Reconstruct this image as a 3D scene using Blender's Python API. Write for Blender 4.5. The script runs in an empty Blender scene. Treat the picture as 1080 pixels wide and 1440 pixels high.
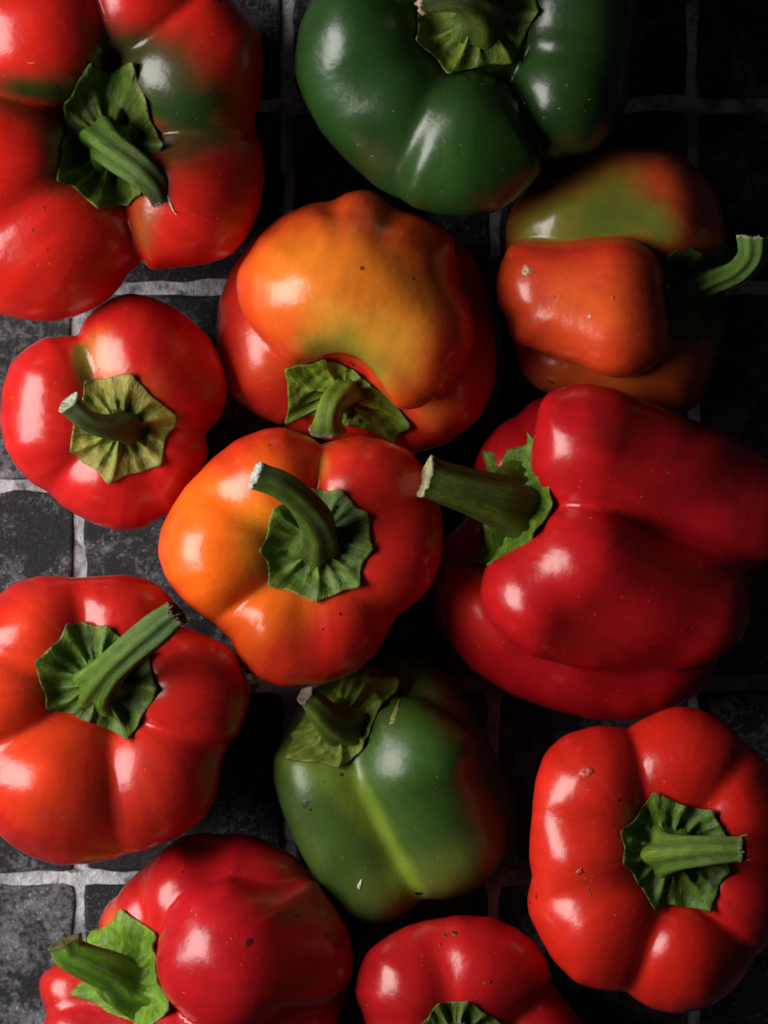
import bpy, math, random
import numpy as np
from mathutils import Vector

# ------------------------------------------------------------------ units
# Shapes are laid out in "photo units": 1 unit = 1/4320 m on the tile plane
# (1080 units = 25 cm across the frame), z measured up from the tiles.
PX = 1.0 / 4320.0
CAM_H = 4752.0                       # camera height in the same units (1.1 m)
scene = bpy.context.scene

# ------------------------------------------------------------------ camera
cam_d = bpy.data.cameras.new('camera')
cam = bpy.data.objects.new('camera', cam_d)
scene.collection.objects.link(cam)
cam.location = (0, 0, CAM_H * PX)
cam.rotation_euler = (0, 0, 0)
cam_d.sensor_fit = 'HORIZONTAL'
cam_d.sensor_width = 36.0
cam_d.lens = 36.0 * (CAM_H * PX) / 0.25
cam_d.clip_start = 0.05
cam_d.clip_end = 20.0
cam_d.dof.use_dof = True
cam_d.dof.focus_distance = (CAM_H - 270) * PX
cam_d.dof.aperture_fstop = 20.0
scene.camera = cam
scene.render.resolution_x = 768
scene.render.resolution_y = 1024

# ------------------------------------------------------------------ world
world = bpy.data.worlds.new('World')
scene.world = world
world.use_nodes = True
bg = world.node_tree.nodes['Background']
bg.inputs['Color'].default_value = (0.85, 0.9, 1.0, 1)
bg.inputs['Strength'].default_value = 0.020

# ------------------------------------------------------------------ light: one large soft window light from the left
def area(name, loc, target, sx, sy, power, col):
    d = bpy.data.lights.new(name, 'AREA')
    d.shape = 'RECTANGLE'; d.size = sx; d.size_y = sy
    d.energy = power; d.color = col
    o = bpy.data.objects.new(name, d)
    scene.collection.objects.link(o)
    o.location = loc
    o.rotation_euler = (Vector(target) - Vector(loc)).to_track_quat('-Z', 'Y').to_euler()
    return o
area('window_light', (-0.66, 0.06, 0.46), (0.0, 0.01, 0.04), 0.54, 0.50, 11.5, (1.0, 0.965, 0.92))

vs = scene.view_settings
scene.display_settings.display_device = 'sRGB'
vs.view_transform = 'Standard'
vs.look = 'None'
vs.exposure = 0.0
vs.gamma = 1.0
vs.use_curve_mapping = False

rng = np.random.default_rng(7)
random.seed(7)

# ------------------------------------------------------------------ pixel helpers
def W(u, v, z):
    """photo pixel + height -> world (units)"""
    f = (CAM_H - z) / CAM_H
    return np.array([(u - 540.0) * f, (720.0 - v) * f, z], float)

def proj(p):
    f = CAM_H / (CAM_H - p[:, 2])
    return p[:, 0] * f + 540.0, 720.0 - p[:, 1] * f

# ------------------------------------------------------------------ signed distance primitives
def round_cone(p, a, b, r1, r2):
    ba = b - a
    l2 = float(ba @ ba)
    rr = r1 - r2
    a2 = l2 - rr * rr
    if a2 <= 1e-6 or l2 < 1e-6:
        c, r = (a, r1) if r1 >= r2 else (b, r2)
        return np.linalg.norm(p - c, axis=-1) - r
    il2 = 1.0 / l2
    pa = p - a
    y = pa @ ba
    z = y - l2
    x = pa * l2 - y[..., None] * ba
    x2 = np.einsum('...i,...i->...', x, x)
    y2 = y * y * l2
    z2 = z * z * l2
    k = np.sign(rr) * rr * rr * x2
    d = (np.sqrt(x2 * a2 * il2) + y * rr) * il2 - r1
    m1 = np.sign(z) * a2 * z2 > k
    d = np.where(m1, np.sqrt(x2 + z2) * il2 - r2, d)
    m2 = (~m1) & (np.sign(y) * a2 * y2 < k)
    d = np.where(m2, np.sqrt(x2 + y2) * il2 - r1, d)
    return d

def smin(a, b, k):
    h = np.maximum(k - np.abs(a - b), 0.0) / k
    return np.minimum(a, b) - h * h * k * 0.25

def smax(a, b, k):
    return -smin(-a, -b, k)

class Body:
    """smooth union of lobes"""
    def __init__(self, seed):
        self.prims = []; self.groups = []
        self.cuts = []
        r = np.random.default_rng(seed)
        self.w = r.normal(size=(7, 3)); self.w /= np.linalg.norm(self.w, axis=1)[:, None]
        self.wl = r.uniform(70, 190, 7); self.ph = r.uniform(0, 6.28, 7)
        self.amp = 1.0
    def lobe(self, a, b, k=16):
        u, v, z, r = a
        fa = (CAM_H - z) / CAM_H
        u2, v2, z2, r2 = b
        fb = (CAM_H - z2) / CAM_H
        self.prims.append((W(u, v, z), W(u2, v2, z2), r * fa, r2 * fb, k))
    def cut(self, a, b, k=20):
        u, v, z, r = a; u2, v2, z2, r2 = b
        self.cuts.append((W(u, v, z), W(u2, v2, z2), r, r2, k))
    def __call__(self, p):
        d = None
        for grp in self.groups:
            e = None
            for q in grp:
                a, b, r1, r2, k = self.prims[q]
                f = round_cone(p, a, b, r1, r2)
                e = f if e is None else smin(e, f, k)
            d = e if d is None else smin(d, e, self.prims[grp[0]][4])
        for a, b, r1, r2, k in self.cuts:
            d = smax(d, -round_cone(p, a, b, r1, r2), k)
        n = 0.0
        for w, l, q in zip(self.w, self.wl, self.ph):
            n = n + np.sin((p @ w) * (6.2832 / l) + q) * (l / 130.0)
        d = d + n * (1.05 * self.amp)
        return d
    def bounds(self):
        lo = np.min([np.minimum(a - r1, b - r2) for a, b, r1, r2, k in self.prims], axis=0)
        hi = np.max([np.maximum(a + r1, b + r2) for a, b, r1, r2, k in self.prims], axis=0)
        return lo - 14, hi + 14

def surface_nets(sdf, lo, hi, step):
    n = np.ceil((hi - lo) / step).astype(int) + 1
    ax = [lo[i] + step * np.arange(n[i]) for i in range(3)]
    vals = np.empty(n, float)
    for i0 in range(0, n[0], 16):
        g = np.stack(np.meshgrid(ax[0][i0:i0 + 16], ax[1], ax[2], indexing='ij'), -1)
        vals[i0:i0 + 16] = sdf(g)
    ins = vals < 0
    cnt = np.zeros(n - 1); pos = np.zeros(tuple(n - 1) + (3,))
    def sl(dx, dy, dz):
        return (slice(dx, n[0] - 1 + dx), slice(dy, n[1] - 1 + dy), slice(dz, n[2] - 1 + dz))
    corners = [(i, j, k) for i in (0, 1) for j in (0, 1) for k in (0, 1)]
    for c in corners:
        for axis in range(3):
            if c[axis]: continue
            c2 = list(c); c2[axis] = 1
            a = vals[sl(*c)]; b = vals[sl(*c2)]
            m = (a < 0) != (b < 0)
            t = np.where(m, a / np.where(m, a - b, 1), 0)
            cnt += m
            for q in range(3):
                pos[..., q] += np.where(m, c[q] + (t if q == axis else 0), 0)
    act = cnt > 0
    idx = -np.ones(n - 1, int)
    idx[act] = np.arange(act.sum())
    cell = np.argwhere(act)
    verts = lo + step * (cell + pos[act] / cnt[act][:, None])
    quads = []
    for axis in range(3):
        o = [1, 1, 1]; o[axis] = 0
        s1 = tuple(slice(o[q], n[q] - 1) for q in range(3))
        s2 = tuple(slice(o[q] + (1 if q == axis else 0), n[q] - 1 + (1 if q == axis else 0)) for q in range(3))
        A, B = ins[s1], ins[s2]
        e = np.argwhere(A != B)
        fl = A[A != B]
        e = e + np.array(o)
        b, c = (axis + 1) % 3, (axis + 2) % 3
        db = np.zeros(3, int); db[b] = 1
        dc = np.zeros(3, int); dc[c] = 1
        def g(x): return idx[x[:, 0], x[:, 1], x[:, 2]]
        q = np.stack([g(e - db - dc), g(e - dc), g(e), g(e - db)], 1)
        q[~fl] = q[~fl][:, ::-1]
        quads.append(q)
    return verts, np.concatenate(quads)

def sdf_grad(sdf, p, h=1.5):
    g = np.empty_like(p)
    for i in range(3):
        e = np.zeros(3); e[i] = h
        g[:, i] = (sdf(p + e) - sdf(p - e)) / (2 * h)
    return g

def cast(sdf, o, d, tmax=900, n=60):
    """first hit along rays o + t d"""
    t = np.zeros(len(o))
    for _ in range(n):
        s = sdf(o + d * t[:, None])
        t = np.minimum(t + np.clip(s, -8, 60) * 0.8, tmax)
    return t

def cam_hits(sdf, uv):
    """the pepper's skin under the photo pixels uv"""
    uv = np.asarray(uv, float)
    c = np.array([0, 0, CAM_H])
    far = np.stack([uv[:, 0] - 540.0, 720.0 - uv[:, 1], np.zeros(len(uv))], 1)
    d = far - c; L = np.linalg.norm(d, axis=1); d = d / L[:, None]
    o = c + d * (L - 470)[:, None]
    t = cast(sdf, o, d, 470, 36)
    return o + d * t[:, None]

def cam_hit(sdf, u, v):
    return cam_hits(sdf, [(u, v)])[0]

# ------------------------------------------------------------------ mesh output
def make_mesh(name, verts, faces, smooth=True):
    me = bpy.data.meshes.new(name)
    verts = np.asarray(verts, float) * PX
    faces = [tuple(int(i) for i in f) for f in faces] if not isinstance(faces, np.ndarray) else faces.tolist()
    me.from_pydata(verts.tolist(), [], faces)
    me.polygons.foreach_set('use_smooth', [smooth] * len(me.polygons))
    me.update()
    return me

def set_color(me, name, cols):
    a = me.attributes.new(name, 'FLOAT_COLOR', 'POINT')
    c = np.ones((len(cols), 4)); c[:, :cols.shape[1]] = cols
    a.data.foreach_set('color', c.ravel())

def set_vec(me, name, vec):
    a = me.attributes.new(name, 'FLOAT_VECTOR', 'POINT')
    a.data.foreach_set('vector', np.asarray(vec, float).ravel())

def link(name, me, mat, parent=None):
    o = bpy.data.objects.new(name, me)
    scene.collection.objects.link(o)
    if mat: me.materials.append(mat)
    if parent: o.parent = parent
    return o

# ------------------------------------------------------------------ materials
class NT:
    def __init__(self, name):
        self.m = bpy.data.materials.new(name); self.m.use_nodes = True
        self.t = self.m.node_tree
        self.b = self.t.nodes['Principled BSDF']
    def n(self, kind, **kw):
        x = self.t.nodes.new(kind)
        for k, v in kw.items():
            if hasattr(x, k): setattr(x, k, v)
        return x
    def l(self, a, b): self.t.links.new(a, b)
    def noise(self, vec, scale, detail=4, rough=0.55, dist=0.0):
        x = self.n('ShaderNodeTexNoise')
        x.inputs['Scale'].default_value = scale
        x.inputs['Detail'].default_value = detail
        x.inputs['Roughness'].default_value = rough
        x.inputs['Distortion'].default_value = dist
        if vec: self.l(vec, x.inputs['Vector'])
        return x.outputs['Fac']
    def ramp(self, fac, stops):
        x = self.n('ShaderNodeValToRGB')
        e = x.color_ramp.elements
        while len(e) < len(stops): e.new(0.5)
        for i, (p, c) in enumerate(stops):
            e[i].position = p; e[i].color = (c, c, c, 1) if not isinstance(c, tuple) else c + (1,)
        self.l(fac, x.inputs[0]); return x.outputs[0]
    def mix(self, fac, a, b, mode='MIX'):
        x = self.n('ShaderNodeMix', data_type='RGBA', blend_type=mode)
        for s, val in ((0, fac), (6, a), (7, b)):
            if hasattr(val, 'links'): self.l(val, x.inputs[s])
            else: x.inputs[s].default_value = val if s == 0 else tuple(val) + (1,)
        return x.outputs[2]
    def math(self, op, a, b=0.0):
        x = self.n('ShaderNodeMath', operation=op)
        for s, val in ((0, a), (1, b)):
            if hasattr(val, 'links'): self.l(val, x.inputs[s])
            else: x.inputs[s].default_value = val
        return x.outputs[0]
    def bump(self, h, strength, dist, normal=None):
        x = self.n('ShaderNodeBump')
        x.inputs['Strength'].default_value = strength
        x.inputs['Distance'].default_value = dist
        self.l(h, x.inputs['Height'])
        if normal: self.l(normal, x.inputs['Normal'])
        return x.outputs[0]

def skin_material():
    n = NT('pepper_skin')
    geo = n.n('ShaderNodeTexCoord').outputs['Object']
    info = n.n('ShaderNodeObjectInfo')
    off = n.n('ShaderNodeVectorMath', operation='ADD')
    n.l(geo, off.inputs[0])
    sc = n.n('ShaderNodeVectorMath', operation='SCALE'); sc.inputs[3].default_value = 7.0
    comb = n.n('ShaderNodeCombineXYZ'); n.l(info.outputs['Random'], comb.inputs[0]); n.l(info.outputs['Random'], comb.inputs[2])
    n.l(comb.outputs[0], sc.inputs[0]); n.l(sc.outputs[0], off.inputs[1])
    P = off.outputs[0]
    col = n.n('ShaderNodeAttribute', attribute_name='skin').outputs['Color']
    grain = n.n('ShaderNodeAttribute', attribute_name='grain').outputs['Vector']
    # faint streaks that run from stem to tip
    st = n.noise(grain, 9.0, 3, 0.6)
    stc = n.ramp(st, [(0.3, 0.87), (0.7, 1.09)])
    c = n.mix(1.0, col, stc, 'MULTIPLY')
    mot = n.noise(P, 60.0, 3)
    c = n.mix(1.0, c, n.ramp(mot, [(0.25, 0.84), (0.75, 1.12)]), 'MULTIPLY')
    # tiny pale pores
    v = n.n('ShaderNodeTexVoronoi'); v.inputs['Scale'].default_value = 420; n.l(P, v.inputs['Vector'])
    sel = n.math('GREATER_THAN', n.noise(P, 130, 2), 0.60)
    pore = n.math('MULTIPLY', n.math('LESS_THAN', v.outputs['Distance'], n.math('MULTIPLY', n.noise(P, 210, 1), 0.25)), sel)
    c = n.mix(n.math('MULTIPLY', pore, 0.13), c, (0.75, 0.5, 0.25))
    # sparse dark dirt specks
    v2 = n.n('ShaderNodeTexVoronoi'); v2.inputs['Scale'].default_value = 260; n.l(P, v2.inputs['Vector'])
    sel2 = n.math('GREATER_THAN', n.noise(P, 42, 2), 0.665)
    sz = n.math('MULTIPLY', n.noise(P, 300, 1), 0.30)
    dirt = n.math('MULTIPLY', n.math('LESS_THAN', v2.outputs['Distance'], sz), sel2)
    c = n.mix(n.math('MULTIPLY', dirt, 0.8), c, (0.02, 0.008, 0.005))
    # a few hair-thin scratches
    mp = n.n('ShaderNodeMapping'); n.l(P, mp.inputs[0]); mp.inputs['Rotation'].default_value = (0.4, 0.3, 0.9); mp.inputs['Scale'].default_value = (1, 9, 9)
    v3 = n.n('ShaderNodeTexVoronoi'); v3.inputs['Scale'].default_value = 45; n.l(mp.outputs[0], v3.inputs['Vector'])
    sel3 = n.math('GREATER_THAN', n.noise(P, 75, 1), 0.66)
    scr = n.math('MULTIPLY', n.math('LESS_THAN', v3.outputs['Distance'], 0.07), sel3)
    c = n.mix(n.math('MULTIPLY', scr, 0.35), c, (0.8, 0.45, 0.2))
    n.l(c, n.b.inputs['Base Color'])
    rg = n.n('ShaderNodeAttribute', attribute_name='skin').outputs['Alpha']
    n.l(n.math('ADD', rg, n.math('MULTIPLY', n.math('SUBTRACT', mot, 0.5), 0.18)), n.b.inputs['Roughness'])
    n.b.inputs['IOR'].default_value = 1.45
    # relief: soft dents, orange peel, pores (heights in metres)
    h = n.math('MULTIPLY', mot, 0.00045)
    h = n.math('ADD', h, n.math('MULTIPLY', n.noise(P, 430, 3, 0.6), 0.000075))
    h = n.math('ADD', h, n.math('MULTIPLY', st, 0.00003))
    n.l(n.bump(h, 1.0, 1.0), n.b.inputs['Normal'])
    return n.m

def leaf_material(name, rough=0.5):
    n = NT(name)
    P = n.n('ShaderNodeTexCoord').outputs['Object']
    col = n.n('ShaderNodeAttribute', attribute_name='skin').outputs['Color']
    grain = n.n('ShaderNodeAttribute', attribute_name='grain').outputs['Vector']
    c = n.mix(1.0, col, n.ramp(n.noise(grain, 14, 4, 0.65), [(0.3, 0.62), (0.7, 1.3)]), 'MULTIPLY')
    c = n.mix(1.0, c, n.ramp(n.noise(P, 260, 4, 0.6), [(0.3, 0.75), (0.7, 1.2)]), 'MULTIPLY')
    br = n.math('GREATER_THAN', n.noise(P, 170, 4, 0.7), 0.70)
    c = n.mix(n.math('MULTIPLY', br, 0.55), c, (0.10, 0.06, 0.02))
    n.l(c, n.b.inputs['Base Color'])
    n.b.inputs['Roughness'].default_value = rough
    n.b.inputs['Specular IOR Level'].default_value = 0.32
    h = n.math('MULTIPLY', n.noise(grain, 22, 4, 0.6), 0.00055)
    h = n.math('ADD', h, n.math('MULTIPLY', n.noise(P, 600, 3), 0.00012))
    nb = n.bump(h, 1.0, 1.0)
    n.l(nb, n.b.inputs['Normal'])
    return n.m

def cut_material():
    n = NT('dry_cut_end')
    P = n.n('ShaderNodeTexCoord').outputs['Object']
    col = n.n('ShaderNodeAttribute', attribute_name='skin').outputs['Color']
    c = n.mix(1.0, col, n.ramp(n.noise(P, 900, 4, 0.7), [(0.3, 0.35), (0.65, 1.3)]), 'MULTIPLY')
    n.l(c, n.b.inputs['Base Color'])
    n.b.inputs['Roughness'].default_value = 0.8
    n.l(n.bump(n.noise(P, 800, 4), 0.8, 0.0006), n.b.inputs['Normal'])
    return n.m

def mark_material():
    n = NT('skin_scar')
    P = n.n('ShaderNodeTexCoord').outputs['Object']
    col = n.n('ShaderNodeAttribute', attribute_name='skin').outputs['Color']
    c = n.mix(1.0, col, n.ramp(n.noise(P, 900, 3, 0.7), [(0.3, 0.45), (0.7, 1.4)]), 'MULTIPLY')
    n.l(c, n.b.inputs['Base Color'])
    n.b.inputs['Roughness'].default_value = 0.45
    n.l(n.bump(n.noise(P, 900, 3), 0.6, 0.0003), n.b.inputs['Normal'])
    return n.m

def tile_material():
    n = NT('worn_black_tile')
    tc = n.n('ShaderNodeTexCoord').outputs['Object']
    info = n.n('ShaderNodeNewGeometry').outputs['Position']
    P = info
    rnd = n.n('ShaderNodeObjectInfo').outputs['Random']
    big = n.noise(P, 48, 5, 0.65, 0.6)
    fine = n.noise(P, 380, 6, 0.75)
    speck = n.noise(P, 1000, 2, 0.6)
    a = n.math('ADD', n.math('MULTIPLY', fine, 0.6), n.math('MULTIPLY', big, 0.55))
    a = n.math('ADD', a, n.math('MULTIPLY', n.math('SUBTRACT', rnd, 0.5), 0.07))
    worn = n.ramp(a, [(0.565, 0.0), (0.66, 0.45), (0.78, 1.0)])
    c = n.mix(worn, (0.008, 0.008, 0.010), (0.21, 0.21, 0.235))
    s2 = n.math('MULTIPLY', n.ramp(speck, [(0.60, 0.0), (0.70, 1.0)]), n.ramp(big, [(0.45, 0.0), (0.62, 1.0)]))
    c = n.mix(n.math('MULTIPLY', s2, 0.8), c, (0.42, 0.42, 0.46))
    # scuffs
    mp = n.n('ShaderNodeMapping'); n.l(P, mp.inputs[0]); mp.inputs['Rotation'].default_value = (0, 0, 0.5); mp.inputs['Scale'].default_value = (30, 900, 1)
    scf = n.math('MULTIPLY', n.ramp(n.noise(mp.outputs[0], 1.0, 2), [(0.68, 0.0), (0.72, 1.0)]), n.ramp(n.noise(P, 30, 2), [(0.5, 0.0), (0.65, 1.0)]))
    c = n.mix(n.math('MULTIPLY', scf, 0.35), c, (0.30, 0.30, 0.32))
    n.l(c, n.b.inputs['Base Color'])
    n.l(n.ramp(fine, [(0.3, 0.45), (0.7, 0.8)]), n.b.inputs['Roughness'])
    n.b.inputs['Specular IOR Level'].default_value = 0.3
    nb = n.bump(n.math('ADD', fine, big), 0.9, 0.0009)
    n.l(nb, n.b.inputs['Normal'])
    return n.m

def grout_material():
    n = NT('pale_grout')
    P = n.n('ShaderNodeNewGeometry').outputs['Position']
    a = n.noise(P, 330, 5, 0.65)
    b = n.noise(P, 45, 3)
    c = n.mix(n.ramp(a, [(0.3, 0.0), (0.7, 1.0)]), (0.30, 0.30, 0.325), (0.62, 0.62, 0.66))
    c = n.mix(n.ramp(b, [(0.44, 0.0), (0.60, 0.8)]), c, (0.07, 0.07, 0.075))
    c = n.mix(n.ramp(n.noise(P, 160, 4, 0.7), [(0.56, 0.0), (0.66, 0.8)]), c, (0.05, 0.05, 0.055))
    n.l(c, n.b.inputs['Base Color'])
    n.b.inputs['Roughness'].default_value = 0.85
    n.l(n.bump(n.math('ADD', a, n.math('MULTIPLY', n.noise(P, 1600, 2), 0.3)), 1.0, 0.0011), n.b.inputs['Normal'])
    return n.m

SKIN = skin_material()
CALYX = leaf_material('pepper_calyx', 0.46)
STEM = leaf_material('pepper_stem', 0.5)
CUT = cut_material()
MARK = mark_material()
TILE = tile_material()
GROUT = grout_material()

# ------------------------------------------------------------------ tiled surface
def build_tiles():
    xs = [-470, -178, 110, 405, 695, 975, 1263, 1550]
    ys = [-395, -122, 148, 404, 682, 962, 1234, 1508, 1780]
    # the grout bed, rippled
    nx, ny = 90, 96
    U = np.linspace(xs[0], xs[-1], nx); V = np.linspace(ys[0], ys[-1], ny)
    vv = []
    for v in V:
        for u in U:
            vv.append((u - 540, 720 - v, -5.0 + 1.6 * math.sin(u * .09 + v * .05) * math.sin(v * .11 - u * .03)))
    ff = [(j * nx + i, (j + 1) * nx + i, (j + 1) * nx + i + 1, j * nx + i + 1) for j in range(ny - 1) for i in range(nx - 1)]
    base = link('tiled_tabletop', make_mesh('tiled_tabletop', vv, ff), GROUT)
    base['kind'] = 'structure'
    base['label'] = 'worn black square tiles with pale grey grout under the peppers'
    r = random.Random(3)
    first = True
    for j in range(len(ys) - 1):
        for i in range(len(xs) - 1):
            gh = 8.5; gv = 11.0
            x0, x1 = xs[i] + gh + r.uniform(-2.5, 2.5), xs[i + 1] - gh + r.uniform(-2.5, 2.5)
            y0, y1 = ys[j] + gv + r.uniform(-3, 3), ys[j + 1] - gv + r.uniform(-3, 3)
            cx, cy = (x0 + x1) / 2, (y0 + y1) / 2
            N = 16
            ring = []
            for s in range(4):
                for t in range(N):
                    q = t / N
                    if s == 0: p = (x0 + (x1 - x0) * q, y0)
                    elif s == 1: p = (x1, y0 + (y1 - y0) * q)
                    elif s == 2: p = (x1 - (x1 - x0) * q, y1)
                    else: p = (x0, y1 - (y1 - y0) * q)
                    # rounded corners
                    dx, dy = p[0] - cx, p[1] - cy
                    hx, hy = (x1 - x0) / 2, (y1 - y0) / 2
                    e = (abs(dx / hx) ** 40 + abs(dy / hy) ** 40) ** (1 / 40)
                    ring.append((cx + dx / e, cy + dy / e))
            wob = [r.gauss(0, 2.2) for _ in ring]
            wob = [(wob[k - 1] + 2 * wob[k] + wob[(k + 1) % len(wob)]) / 3 for k in range(len(wob))]
            vv, ff = [], []
            M = len(ring)
            for off, z in ((0.0, -9.0), (0.0, -3.0), (2.0, -0.8), (5.5, 0.0)):
                for k, (px, py) in enumerate(ring):
                    dx, dy = px - cx, py - cy
                    L = math.hypot(dx, dy)
                    o = off + wob[k]
                    X, Y = px - dx / L * o, py - dy / L * o
                    vv.append((X - cx, cy - Y, z))
            for lv in range(3):
                for k in range(M):
                    a, b = lv * M + k, lv * M + (k + 1) % M
                    ff.append((a, a + M, b + M, b))
            ff.append(tuple(range(4 * M - 1, 3 * M - 1, -1)))
            ff = [tuple(reversed(f)) for f in ff]
            me = make_mesh('tile', vv, ff, smooth=False)
            o = link('tile', me, TILE, base)
            o.location = ((cx - 540) * PX, (720 - cy) * PX, 0)
    return base
build_tiles()

# ------------------------------------------------------------------ pepper assembly
def catmull(pts, n):
    pts = np.asarray(pts, float)
    P = np.vstack([2 * pts[0] - pts[1], pts, 2 * pts[-1] - pts[-2]])
    out = []
    m = len(pts) - 1
    for i in range(n):
        t = i / (n - 1) * m
        k = min(int(t), m - 1); f = t - k
        p0, p1, p2, p3 = P[k:k + 4]
        out.append(0.5 * ((2 * p1) + (-p0 + p2) * f + (2 * p0 - 5 * p1 + 4 * p2 - p3) * f ** 2 + (-p0 + 3 * p1 - 3 * p2 + p3) * f ** 3))
    return np.array(out)

def frame_of(n):
    n = n / np.linalg.norm(n)
    ref = np.array([1.0, 0, 0]) if abs(n[0]) < 0.75 else np.array([0, 1.0, 0])
    e1 = ref - n * (ref @ n); e1 /= np.linalg.norm(e1)
    e2 = np.cross(n, e1)
    return n, e1, e2

def vnoise(p, seed, scale):
    r = np.random.default_rng(seed)
    s = 0
    for k in range(6):
        w = r.normal(size=3); w /= np.linalg.norm(w)
        l = scale * r.uniform(0.5, 1.6)
        s = s + np.sin(p @ w * 6.283 / l + r.uniform(0, 6.28)) * 0.4
    return s

ALL = []
GROUP = 'bell peppers spread on the tiles'

def pepper(label, center, outline, lobes, base_col, patches, axis, calyx, stem, seed, core=None, cuts=(), amp=1.0, step=5.0, rough=0.25, marks=()):
    """lobes: (a, b, k) round cones, first ones blended first. axis: stem direction (right, up, towards viewer)."""
    body = Body(seed); body.amp = amp
    for it in lobes:                       # a list inside the list is one lobe of several bulges
        it = it if isinstance(it, list) else [it]
        n0 = len(body.prims)
        for a, b, k in it: body.lobe(a, b, k)
        body.groups.append(list(range(n0, len(body.prims))))
    for a, b, k in cuts: body.cut(a, b, k)
    lo, hi = body.bounds()
    V, F = surface_nets(body, lo, hi, step)
    for _ in range(3):
        s = body(V); g = sdf_grad(body, V)
        V = V - g * (np.clip(s, -6, 6) / np.maximum((g * g).sum(1), 0.2))[:, None]
    zmin = V[:, 2].min()
    # ---- fit the silhouette
    cu, cv = center
    O = np.asarray(outline, float)
    def polar(u, v):
        return np.arctan2(-(v - cv), u - cu), np.hypot(u - cu, v - cv)
    nb = 240
    bins = (np.arange(nb) + 0.5) / nb * 2 * np.pi - np.pi
    tu = np.concatenate([np.linspace(O[i], O[(i + 1) % len(O)], 24, endpoint=False) for i in range(len(O))])
    ta, tr = polar(tu[:, 0], tu[:, 1])
    u, v = proj(V); va, vr = polar(u, v)
    def binmax(a, r):
        k = ((a + np.pi) / (2 * np.pi) * nb).astype(int) % nb
        out = np.zeros(nb); np.maximum.at(out, k, r)
        ok = out > 0
        return np.interp(bins, bins[ok], out[ok], period=2 * np.pi)
    def smooth(x, n):
        for _ in range(n): x = (np.roll(x, 1) + 2 * x + np.roll(x, -1)) / 4
        return x
    rt, rm = smooth(binmax(ta, tr), 1), smooth(binmax(va, vr), 1)
    ratio = smooth(np.clip(rt / rm, 0.72, 1.35), 2)
    print('PEPPER %-60s ratio %.2f..%.2f zmin %.1f ztop %.1f' % (label[:60], (rt / rm).min(), (rt / rm).max(), zmin, V[:, 2].max()))
    def warp(p):
        u, v = proj(p); a, r = polar(u, v)
        rr = np.interp(a, bins, rm, period=2 * np.pi); g = np.interp(a, bins, ratio, period=2 * np.pi)
        w = np.clip((r / rr - 0.30) / 0.70, 0, 1); w = w * w * (3 - 2 * w)
        f = (CAM_H - p[:, 2]) / CAM_H
        q = p.copy()
        q[:, 0] += (g - 1) * w * (u - cu) * f
        q[:, 1] -= (g - 1) * w * (v - cv) * f
        return q
    root = bpy.data.objects.new('bell_pepper', None)
    scene.collection.objects.link(root)
    ro = W(cu, cv, 0.0)
    root.location = ro * PX
    root.empty_display_size = 0.02
    root['label'] = label; root['category'] = 'bell pepper'; root['group'] = GROUP
    base_shift = np.array([0, 0, -zmin]) - ro
    # ---- skin colour of the fruit
    cols = np.tile(np.asarray(base_col, float), (len(V), 1))
    cpx = calyx['at']
    hit = cam_hit(body, *cpx) if len(cpx) == 2 else W(*cpx)
    cc = V.mean(0)
    rel = V - cc
    gx, g1, g2 = frame_of(hit - cc)
    ga = np.arctan2(rel @ g2, rel @ g1)
    srng = np.random.default_rng(seed + 77)
    streak = sum(np.sin(ga * f + srng.uniform(0, 6.28) + 0.004 * f * (rel @ gx) * srng.normal() * 0.3) / (1 + 0.03 * f) for f in (9, 14, 23, 31, 47)) / 2.2
    n1 = vnoise(V, seed + 50, 120.0); n2 = vnoise(V, seed + 51, 38.0)
    ax, e1, e2 = frame_of(np.asarray(axis, float))
    for pt in patches:
        seg, rad, colr, stren = pt[:4]
        soft = pt[4] if len(pt) > 4 else 0.6
        if isinstance(seg, int):             # the colour of one whole lobe
            di = []
            for grp in body.groups:
                di.append(np.min([round_cone(V, *body.prims[q][:4]) for q in grp], axis=0))
            mine = di[seg]; oth = np.min([x for j, x in enumerate(di) if j != seg], axis=0)
            w = np.clip((oth - mine) / rad + 0.3, 0, 1); w = w * w * (3 - 2 * w) * stren
            cols = cols * (1 - w[:, None]) + np.asarray(colr)[None] * w[:, None]
            continue
        pl = []
        for i in range(len(seg)):
            if i + 1 < len(seg):
                for t in np.linspace(0, 1, 5)[:-1]:
                    pl.append((seg[i][0] + (seg[i + 1][0] - seg[i][0]) * t, seg[i][1] + (seg[i + 1][1] - seg[i][1]) * t))
            else: pl.append(seg[i])
        pl = cam_hits(body, pl)
        d = np.full(len(V), 1e9)
        for i in range(max(1, len(pl) - 1)):
            pa = pl[i]; pb = pl[min(i + 1, len(pl) - 1)]
            ba = pb - pa; l2 = float(ba @ ba)
            h = np.clip(((V - pa) @ ba) / l2, 0, 1) if l2 > 1 else np.zeros(len(V))
            d = np.minimum(d, np.linalg.norm(V - pa - h[:, None] * ba, axis=1))
        d = d + (n1 * 0.08 + n2 * 0.03 + streak * 0.05) * rad
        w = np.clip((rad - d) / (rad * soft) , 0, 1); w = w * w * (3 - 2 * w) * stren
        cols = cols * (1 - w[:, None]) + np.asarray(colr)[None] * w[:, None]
    al = rel @ gx; r1 = rel @ g1; r2 = rel @ g2
    rad = np.hypot(r1, r2) + 1e-6
    grain = np.stack([r1 / rad, r2 / rad, al / 700.0], 1)
    VW = warp(V) + base_shift
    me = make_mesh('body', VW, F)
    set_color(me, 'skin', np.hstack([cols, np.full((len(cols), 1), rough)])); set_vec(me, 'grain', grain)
    b = link('body', me, SKIN, root)
    # ---- calyx
    if 'depth' in calyx: hit = hit - ax * calyx['depth']
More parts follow.
